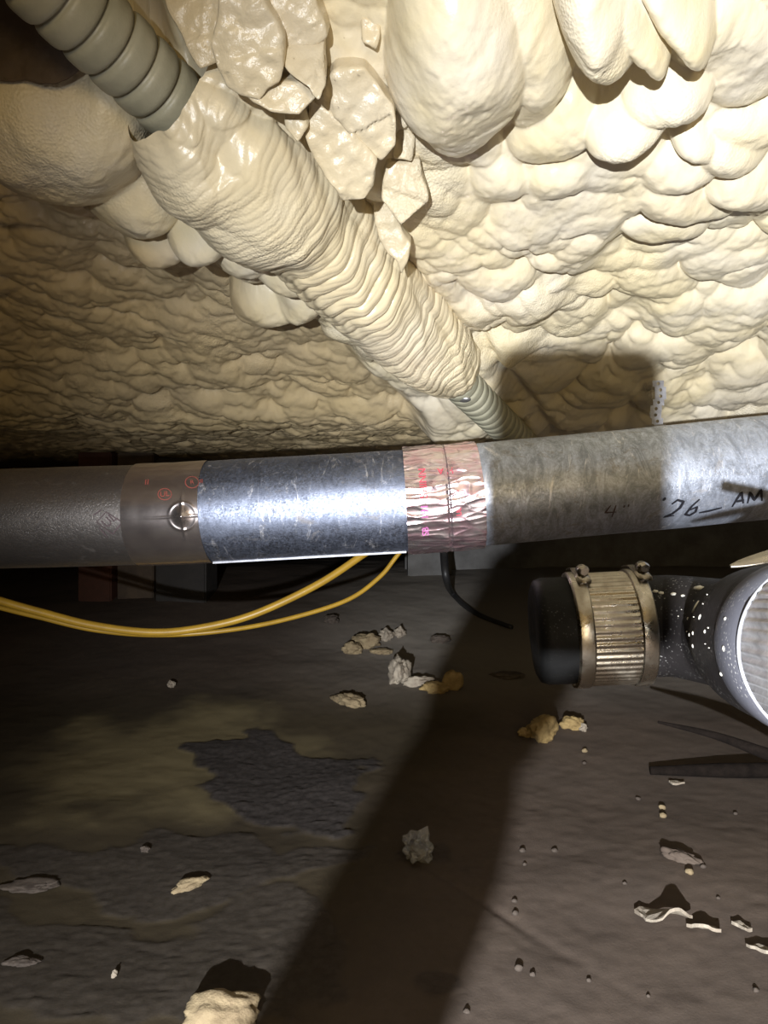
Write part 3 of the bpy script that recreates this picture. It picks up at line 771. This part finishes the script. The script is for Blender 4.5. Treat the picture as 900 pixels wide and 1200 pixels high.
_, thc = along(500, 605, RD, 1)
def d2(x, th):
    c, s = math.cos(th), math.sin(th)
    a = mnoise.noise(Vector((x * 16, c * 4.2, s * 4.2))); b = mnoise.noise(Vector((x * 38 + 9, c * 9, s * 9)))
    c3 = mnoise.noise(Vector((x * 120, c * 9 + 4, s * 9)))
    f = (1 - abs(a)) ** 3 * .0020 + (1 - abs(b)) ** 4 * .0011 + c3 * .0003
    v = -.0015 * math.exp(-((x - .002) / .0014) ** 2)                       # groove over the joint
    tt = (th - thc); k = (x + .045) * 1.0 ; cr = .0030 * math.exp(-(((x + .030) + tt * RD * .75 + 0) / .0014) ** 2) * (1 if -.5 < tt < .1 else 0)
    return f + v + cr + .0004
t2 = tape(-.049, .044, 1, 2, RD + .0012, MFOIL2, d2, 'crinkled pinkish foil tape with red print over the right joint')

def stroke_on(pts_px, sec, wid, mat, name, parent, r=RD + .0012, label=None):
    """flat ink ribbon lying on the duct surface through the given points"""
    P3 = []
    for i in range(len(pts_px) - 1):
        for k in range(8):
            t = k / 8; P3.append((pts_px[i][0] * (1 - t) + pts_px[i + 1][0] * t, pts_px[i][1] * (1 - t) + pts_px[i + 1][1] * t))
    P3.append(pts_px[-1]); pp = [along(x, y, r, sec) for x, y in P3]; V = []; Fc = []
    for i, (x, th) in enumerate(pp):
        j0, j1 = max(0, i - 1), min(len(pp) - 1, i + 1)
        tx, ty = pp[j1][0] - pp[j0][0], (pp[j1][1] - pp[j0][1]) * r; L_ = math.hypot(tx, ty) + 1e-9
        nx_, ny_ = -ty / L_ * wid / 2, tx / L_ * wid / 2 / r
        e = .55 + .45 * math.sin(math.pi * min(1, max(0, i / (len(pp) - 1))))
        V += [on(sec, x + nx_ * e, th + ny_ * e, r), on(sec, x - nx_ * e, th - ny_ * e, r)]
        if i: Fc.append((2 * i - 2, 2 * i - 1, 2 * i + 1, 2 * i))
    return V, Fc
def writing(strokes, sec, wid, mat, name, label, r, parent):
    V = []; Fc = []
    for s in strokes:
        v, f = stroke_on(s, sec, wid, mat, name, None, r); o_ = len(V); V += v; Fc += [tuple(q + o_ for q in ff) for ff in f]
    o = obj(name, V, Fc, mat, smooth=True)
    hang(o, parent) if not parent.parent else None
    if parent.parent:
        o.parent = parent; o.location = -parent.parent.location - parent.location
    o['label'] = label; return o
# marker: 26 — AM, and the faint 4"
writing([[(787, 591), (794, 586), (801, 588), (797, 595), (788, 602), (778, 606), (790, 604)],
         [(820, 585), (811, 593), (803, 603), (808, 604), (815, 600), (817, 594), (808, 598)],
         [(819, 601), (830, 599), (846, 595)],
         [(858, 594), (864, 584), (869, 577), (871, 590)], [(862, 588), (872, 586)],
         [(876, 590), (879, 577), (884, 586), (892, 574), (893, 587)], [(780, 583), (777, 587)]],
        2, .0036, MINK, 'marker_writing', 'black handwritten 26 and following letters in marker', RD + .0013, duct)
writing([[(716, 592), (709, 601), (722, 600)], [(722, 592), (717, 606)], [(732, 592), (731, 595)], [(737, 591), (736, 594)]],
        2, .0020, MSTAMP, 'marker_writing', 'faint small marker mark left of the 26', RD + .0013, duct)

def letters(text, pxc, pyc, height, rot, sec, r, mat, label, parent, name='printed_letters'):
    """flat lettering wrapped on the duct: centre on the picture point, height in m, rot in rad in the surface"""
    cu = bpy.data.curves.new('t', 'FONT'); cu.body = text; cu.size = height; cu.align_x = 'CENTER'; cu.align_y = 'CENTER'
    ob = bpy.data.objects.new('t', cu); COL.objects.link(ob); bpy.context.view_layer.update()
    me = bpy.data.meshes.new_from_object(ob.evaluated_get(bpy.context.evaluated_depsgraph_get()))
    bpy.data.objects.remove(ob)
    x0, th0 = along(pxc, pyc, r, sec); c, s = math.cos(rot), math.sin(rot)
    V = []
    sgn = 1 if on(sec, x0, th0 + .1, r).z > on(sec, x0, th0, r).z else -1
    dfn = d2 if parent is t2 else (d1 if parent is t1 else None)
    if dfn: r = RD + .0019
    for v in me.vertices:
        X_ = v.co.x * c - v.co.y * s; Y_ = v.co.x * s + v.co.y * c
        xs = x0 + X_; ts = th0 + sgn * Y_ / r
        rel = xs - (J[sec + 1] - J[sec]).length if (parent is t2 and sec == 1) or (parent is t1 and sec == 0) else xs
        V.append(on(sec, xs, ts, r + (dfn(rel, ts) if dfn else 0)))
    o = obj(name, V, [tuple(p.vertices) for p in me.polygons], mat, smooth=False); bpy.data.meshes.remove(me)
    o.parent = parent; o.location = -duct.location - parent.location if parent is not duct else -duct.location
    o['label'] = label; return o
RT = RD + .0036
letters('SHINN', 496, 565, .0125, math.pi / 2, 1, RT, MRED, 'vertical red letters', t2)
letters('181', 498, 600, .0120, math.pi / 2, 1, RT, MPINK, 'faded magenta letters', t2)
letters('H A', 522, 551, .0115, math.pi, 1, RT, MRED, 'upside-down red letters', t2)
letters('UL', 540, 577, .0085, math.pi, 2, RT, MRED, 'small red marks', t2)
letters('UL', 538, 600, .0085, math.pi / 2, 2, RT, MRED, 'small red marks', t2)
letters('SB', 499, 623, .0110, math.pi / 2, 1, RT, MPINK, 'faded magenta letters', t2)
letters('R', 225, 565, .0080, .2, 1, RD + .0018, MREDD, 'small red ringed mark', t1)
letters('UL', 193, 579, .0095, .1, 0, RD + .0018, MREDD, 'small red ringed mark', t1)
letters('II', 172, 565, .0110, .1, 0, RD + .0018, MREDD, 'red bars', t1)
letters('II', 236, 564, .0080, .1, 1, RD + .0018, MREDD, 'red bars', t1)
def ring(px, py, rx, sec, r, wid, mat, parent):
    pts = [(px + rx * math.cos(a), py + rx * .85 * math.sin(a)) for a in np.linspace(0, 2 * math.pi, 13)]
    writing([pts], sec, wid, mat, 'printed_ring', 'red printed ring', r, parent)
ring(225, 565, 8, 1, RD + .0018, .0009, MREDD, t1); ring(193, 579, 8, 0, RD + .0018, .0009, MREDD, t1)
letters('UL', 128, 610, .0150, .7, 0, RD + .0008, MSTAMP, 'smudged stamped mark', duct, 'stamp')
writing([[(113, 612), (124, 600), (143, 612), (132, 626), (113, 612)], [(109, 604), (119, 597)], [(116, 618), (126, 630)]], 0, .0014, MSTAMP, 'stamp', 'box around the smudged stamp', RD + .0008, duct)

# ------------------------------------------------------------ yellow cables
c1 = sweep('yellow_cable', [P(520, 560, 1.06), P(470, 618, 1.04), P(424, 651, 1.02), P(372, 685, 1.0), P(300, 719, .98), P(240, 735, .97), P(180, 741, .96), P(110, 733, .95), P(50, 718, .94), P(0, 704, .93), P(-90, 676, .92), P(-180, 640, .92)], .0056, MYEL, 160, 16)
tag(c1, 'thicker bright yellow cable, upper strand sagging out from behind the duct', 'cable')
c2 = sweep('yellow_cable', [P(510, 600, 1.10), P(468, 648, 1.09), P(445, 676, 1.08), P(405, 704, 1.06), P(330, 727, 1.03), P(255, 740, 1.0), P(180, 744, .985), P(110, 738, .975), P(45, 723, .965), P(0, 712, .96), P(-90, 688, .95), P(-180, 650, .95)], .0046, MYEL, 160, 12, flat=.8)
tag(c2, 'thinner yellow cable hanging lower, beneath the upper strand', 'cable')

# ------------------------------------------------------------ black drain pipe with couplings
dp_ = empty('drain_pipe', Vector((.24, .62, H - .17)), 'black plastic drain pipe with steel shielded couplings at the right', 'pipe')
A0 = Vector((.118, .668, H - .121)); A1 = Vector((.262, .655, H - .112)); ax = (A1 - A0).normalized()
RP = .0500
lathe('rubber_end', A0, A1, [(.034, .0), (.032, .030), (.032, .044), (.035, .0500), (.042, .0525), (.060, .0525), (.074, .0520), (.078, .050)], MRUB, 96, dp_)['label'] = 'dark rubber sleeve end poking out left of the shield'
o = lathe('steel_shield', A0, A1, [(.066, .0520), (.066, .0540)] + [(.066 + .002 * i, .0545) for i in range(36)] + [(.137, .0520)], MSTEEL, 360, dp_,
          lambda x, th: (.0007 * math.cos(th * 54)) if .0775 < x < .1235 else 0)
o['label'] = 'corrugated stainless shield of the coupling'
for x0 in (.0665, .1225):
    b = lathe('clamp_band', A0, A1, [(x0, .0535), (x0, .0565), (x0 + .0015, .0570), (x0 + .0125, .0570), (x0 + .014, .0565), (x0 + .014, .0535)], MSTEEL, 128, dp_)
    # worm screw housing on top of the band
    s_, u_, d_ = frame_of(ax); c = A0 + ax * (x0 + .007)
    top = (Vector((0, -.30, .95))).normalized(); tn = ax.cross(top).normalized()
    hc = c + top * .0625
    bm = bmesh.new(); bmesh.ops.create_cone(bm, cap_ends=True, segments=20, radius1=.0052, radius2=.0052, depth=.010)
    R3 = Matrix((top, ax, tn)).transposed().to_4x4()
    bmesh.ops.transform(bm, verts=bm.verts, matrix=Matrix.Translation(hc) @ R3)
    h_ = fin(bm, 'screw_housing', MSTEEL, dp_)
    bm = bmesh.new(); bmesh.ops.create_cone(bm, cap_ends=True, segments=6, radius1=.0046, radius2=.0042, depth=.006)
    bmesh.ops.transform(bm, verts=bm.verts, matrix=Matrix.Translation(hc - tn * -.0 + Vector((0, -.0075, .001))) @ Matrix((ax, top, tn)).transposed().to_4x4())
    sc_ = fin(bm, 'hex_screw', MSTEEL, dp_, smooth=False)
    bm = bmesh.new(); bmesh.ops.create_cube(bm, size=1)
    for v in bm.verts: v.co = Vector((v.co.x * .013, v.co.y * .026, v.co.z * .0035 + (.0 if abs(v.co.y) < .1 else 0)))
    bmesh.ops.transform(bm, verts=bm.verts, matrix=Matrix.Translation(c + top * .0575 + tn * .002) @ Matrix((ax, tn, top)).transposed().to_4x4())
    bmesh.ops.bevel(bm, geom=bm.edges[:], offset=.001, segments=2, affect='EDGES'); fin(bm, 'band_saddle', MSTEEL, dp_)
    # loose tail of the band
    tl = []
    for k in range(9):
        a = .15 + k * .075; rr = .0578 + .0006 * k
        dv_ = (top * math.cos(a) - tn * math.sin(a)) if (top * math.cos(a) - tn * math.sin(a)).y > 0 else (top * math.cos(a) + tn * math.sin(a))
        tl.append(c + dv_ * rr)
    V = []
    for q in tl: V += [q - ax * .006, q + ax * .006]
    V += [v + top * .0008 for v in V]
    n_ = len(tl); Fc = []
    for k in range(n_ - 1):
        Fc += [(2 * k, 2 * k + 1, 2 * k + 3, 2 * k + 2), (2 * n_ + 2 * k, 2 * n_ + 2 * k + 2, 2 * n_ + 2 * k + 3, 2 * n_ + 2 * k + 1)]
        Fc += [(2 * k, 2 * k + 2, 2 * n_ + 2 * k + 2, 2 * n_ + 2 * k), (2 * k + 1, 2 * n_ + 2 * k + 1, 2 * n_ + 2 * k + 3, 2 * k + 3)]
    hang(obj('band_tail', V, Fc, MSTEEL), dp_)
# elbow towards the viewer
A2 = Vector((.267, .405, H - .084)); ax2 = Vector((-.21, -1, .13)).normalized()
E0 = A2 - ax2 * .03
def el_r(t):
    return .0490 + .0065 * float(sstep(.25, .75, t))
sweep('elbow', [A0 + ax * .120, A1 + ax * -.002, A1 + ax * .022 + Vector((0, -.006, 0)), Vector((.312, .600, H - .110)), Vector((.306, .540, H - .103)), E0 - ax2 * .05, E0, A2 - ax2 * .002], el_r, MPIPE, 90, 72, dp_)
lathe('hub_collar', A2 - ax2 * .022, A2 + ax2, [(.0, .0500), (.0015, .0560), (.004, .0566), (.051, .0560), (.053, .052)], MHUB, 128, dp_)['label'] = 'grey white-speckled collar'
o = lathe('steel_shield', A2 + ax2 * .031, A2 + ax2, [(0, .052), (0, .0552)] + [(.001 + .0025 * i, .0556) for i in range(40)], MSTEELB, 360, dp_,
          lambda x, th: (.0010 * math.cos(th * 62)) if x > .004 else 0)
o['label'] = 'ribbed steel shield facing the viewer at the right edge'
lathe('shield_rim', A2 + ax2 * .029, A2 + ax2, [(0, .0545), (0, .0562), (.0006, .0568), (.0014, .0568), (.0022, .0562), (.0022, .055)], MGALV, 160, dp_)['label'] = 'bright rolled rim of the shield'
# tongue of the strap on top of the near coupling
tv = []
tt = P(856, 665, .385); te_ = P(1010, 632, .385)
V = []
for k in range(13):
    t = k / 12; c = tt.lerp(te_, t) + Vector((0, 0, .001 * math.sin(t * 3))); wd = .0065 * math.sqrt(min(1, t * 3 + .02))
    V += [c + Vector((0, -wd, -wd * .35)), c + Vector((0, wd, wd * .35))]
V += [v + Vector((0, 0, .0012)) for v in V]; n_ = 13; Fc = []
for k in range(12):
    Fc += [(2 * k, 2 * k + 1, 2 * k + 3, 2 * k + 2), (26 + 2 * k, 26 + 2 * k + 2, 26 + 2 * k + 3, 26 + 2 * k + 1), (2 * k, 2 * k + 2, 26 + 2 * k + 2, 26 + 2 * k), (2 * k + 1, 26 + 2 * k + 1, 26 + 2 * k + 3, 2 * k + 3)]
hang(obj('strap_tongue', V, Fc, MSTEEL), dp_)['label'] = 'shiny strap end sticking out at the top'
sweep('clamp_screw', [Vector((.213, .36, H - .004)), Vector((.248, .36, H - .0115)), Vector((.31, .362, H - .026))], .0042, MSTEEL, 20, 12, dp_)
# white foam specks on the black pipe
bm = bmesh.new(); rs = random.Random(4)
spots = [(819, 689, 8, 4), (815, 711, 7, 7), (820, 723, 3, 3), (768, 693, 3, 2), (762, 694, 2, 1.5), (775, 695, 3, 2), (789, 696, 3, 2), (812, 742, 2, 2), (826, 740, 2, 2), (808, 744, 2, 2), (848, 760, 3, 3), (850, 725, 2, 2), (845, 790, 2.5, 2), (812, 757, 2, 2), (800, 698, 2, 1.5), (806, 725, 1.5, 1.5)]
spots = [(x, y, a * 1.35, b * 1.35) for x, y, a, b in spots]
for i in range(12): spots.append((rs.uniform(792, 834), rs.uniform(690, 770), rs.uniform(.5, 1.1), rs.uniform(.5, 1.1)))
dg = None
bpy.context.view_layer.update()
from mathutils.bvhtree import BVHTree
dg = bpy.context.evaluated_depsgraph_get()
trees = [(o_, BVHTree.FromObject(o_, dg)) for o_ in dp_.children if o_.name.split('.')[0] in ('elbow', 'hub_collar', 'steel_shield')]
for x, y, a, b in spots:
    best = None
    for o_, tr in trees:
        mw = o_.matrix_world.inverted(); og = mw @ Vector((0, 0, H)); dr = (P(x, y, 1) - Vector((0, 0, H)))
        hit = tr.ray_cast(og, dr)
        if hit[0] is not None:
            q = o_.matrix_world @ hit[0]
            if best is None or q.y < best[0].y: best = (q, hit[1])
    if best is None: continue
    s = best[0].y / F; r = bmesh.ops.create_icosphere(bm, subdivisions=1, radius=1)
    s_, u_, d_ = frame_of(best[1]); R3 = Matrix((s_, u_, best[1])).transposed().to_4x4()
    for v in r['verts']: v.co = Vector((v.co.x * a * s, v.co.y * b * s, v.co.z * .0009))
    bmesh.ops.transform(bm, verts=r['verts'], matrix=Matrix.Translation(best[0]) @ R3)
o = fin(bm, 'foam_specks', MSPECK, dp_); tag(o, 'white foam specks spattered on the black pipe', kind='stuff')

# ------------------------------------------------------------ the phone taking the picture, held in a gloved left hand (its shadow shows)
MPH = M('phone_back', (.03, .03, .035), .3).m; MGL = flat_mat('grey_work_glove', (.16, .15, .14), (.11, .10, .10), 60, .9, .001)
MSL = flat_mat('dark_sleeve', (.04, .045, .06), (.03, .033, .045), 50, .95, .001)
ph = empty('phone', Vector((-.005, -.012, H - .09)), 'dark slab phone held upright at the viewpoint, its shadow falls ahead', 'phone')
def rrect(x0, x1, z0, z1, r, y0, y1, name, mat):
    bm = bmesh.new(); pts = []
    for cx, cz, a0 in ((x1 - r, z1 - r, 0), (x0 + r, z1 - r, 90), (x0 + r, z0 + r, 180), (x1 - r, z0 + r, 270)):
        for k in range(9):
            a = math.radians(a0 + 90 * k / 8); pts.append((cx + r * math.cos(a), cz + r * math.sin(a)))
    f = bm.faces.new([bm.verts.new((x, y0, H + z)) for x, z in pts])
    ex = bmesh.ops.extrude_face_region(bm, geom=[f])
    for v in ex['geom']:
        if isinstance(v, bmesh.types.BMVert): v.co.y = y1
    bmesh.ops.recalc_face_normals(bm, faces=bm.faces[:])
    bmesh.ops.bevel(bm, geom=[e for e in bm.edges if abs(e.verts[0].co.y - e.verts[1].co.y) < 1e-6], offset=.0012, segments=2, affect='EDGES')
    return fin(bm, name, mat, ph, smooth=False)
rrect(-.0425, .0295, -.095, .021, .012, -.014, -.006, 'phone_body', MPH)
rrect(-.0395, .0265, -.092, .018, .010, -.0146, -.0138, 'screen', M('phone_screen', (.01, .01, .012), .15).m)
lathe('lens_ring', Vector((0, -.0065, H)), Vector((0, 1, H)), [(0, .0085), (.003, .0085), (.0035, .0075), (.0035, .0055), (.0015, .0050)], MPH, 40, ph)
hn_ = empty('person', Vector((-.06, -.05, H - .17)), 'left hand in a grey work glove holding the phone', 'person')
def skin(name, chains, mat):
    verts = []; edges = []; rad = []
    for ch in chains:
        prev = ch[0] if isinstance(ch[0], int) else None
        for it in (ch[1:] if prev is not None else ch):
            verts.append(it[:3]); rad.append(it[3])
            if prev is not None: edges.append((prev, len(verts) - 1))
            prev = len(verts) - 1
    me = bpy.data.meshes.new(name); me.from_pydata([(x, y, H + z) for x, y, z in verts], edges, []); me.materials.append(mat)
    o = bpy.data.objects.new(name, me); COL.objects.link(o)
    m = o.modifiers.new('s', 'SKIN'); m.use_smooth_shade = True
    for i, r in enumerate(rad):
        me.skin_vertices[0].data[i].radius = (r, r * .8)
    me.skin_vertices[0].data[0].use_root = True
    o.modifiers.new('u', 'SUBSURF').levels = 2; o.modifiers['u'].render_levels = 2
    hang(o, hn_); return o
# forearm > wrist > palm behind and under the phone; fingers wrap the left side, thumb the lower right
skin('gloved_hand', [
    [(-.125, -.10, -.245, .036), (-.098, -.075, -.205, .030), (-.070, -.050, -.165, .028), (-.048, -.036, -.125, .030), (-.040, -.033, -.095, .022)],
    [3, (-.046, -.026, -.100, .011), (-.049, -.010, -.092, .0095), (-.043, .001, -.086, .0085), (-.030, .001, -.080, .0075)],
    [3, (-.046, -.024, -.118, .011), (-.050, -.006, -.112, .0095), (-.040, .003, -.106, .0085), (-.024, .002, -.102, .0075)],
    [2, (-.060, -.024, -.140, .011), (-.058, -.004, -.132, .0095), (-.044, .004, -.124, .0085), (-.028, .003, -.118, .0075)],
    [2, (-.052, -.030, -.152, .010), (-.046, -.010, -.148, .0088), (-.032, -.002, -.140, .0078), (-.020, -.002, -.134, .007)],
    [3, (-.022, -.034, -.122, .014), (-.008, -.028, -.108, .0105), (.002, -.022, -.098, .0085)]], MGL)
sweep('sleeve', [Vector((-.112, -.090, H - .225)), Vector((-.17, -.14, H - .31)), Vector((-.24, -.24, H - .372))], lambda t: .042 + .006 * t + .0015 * math.sin(t * 40), MSL, 60, 32, hn_)
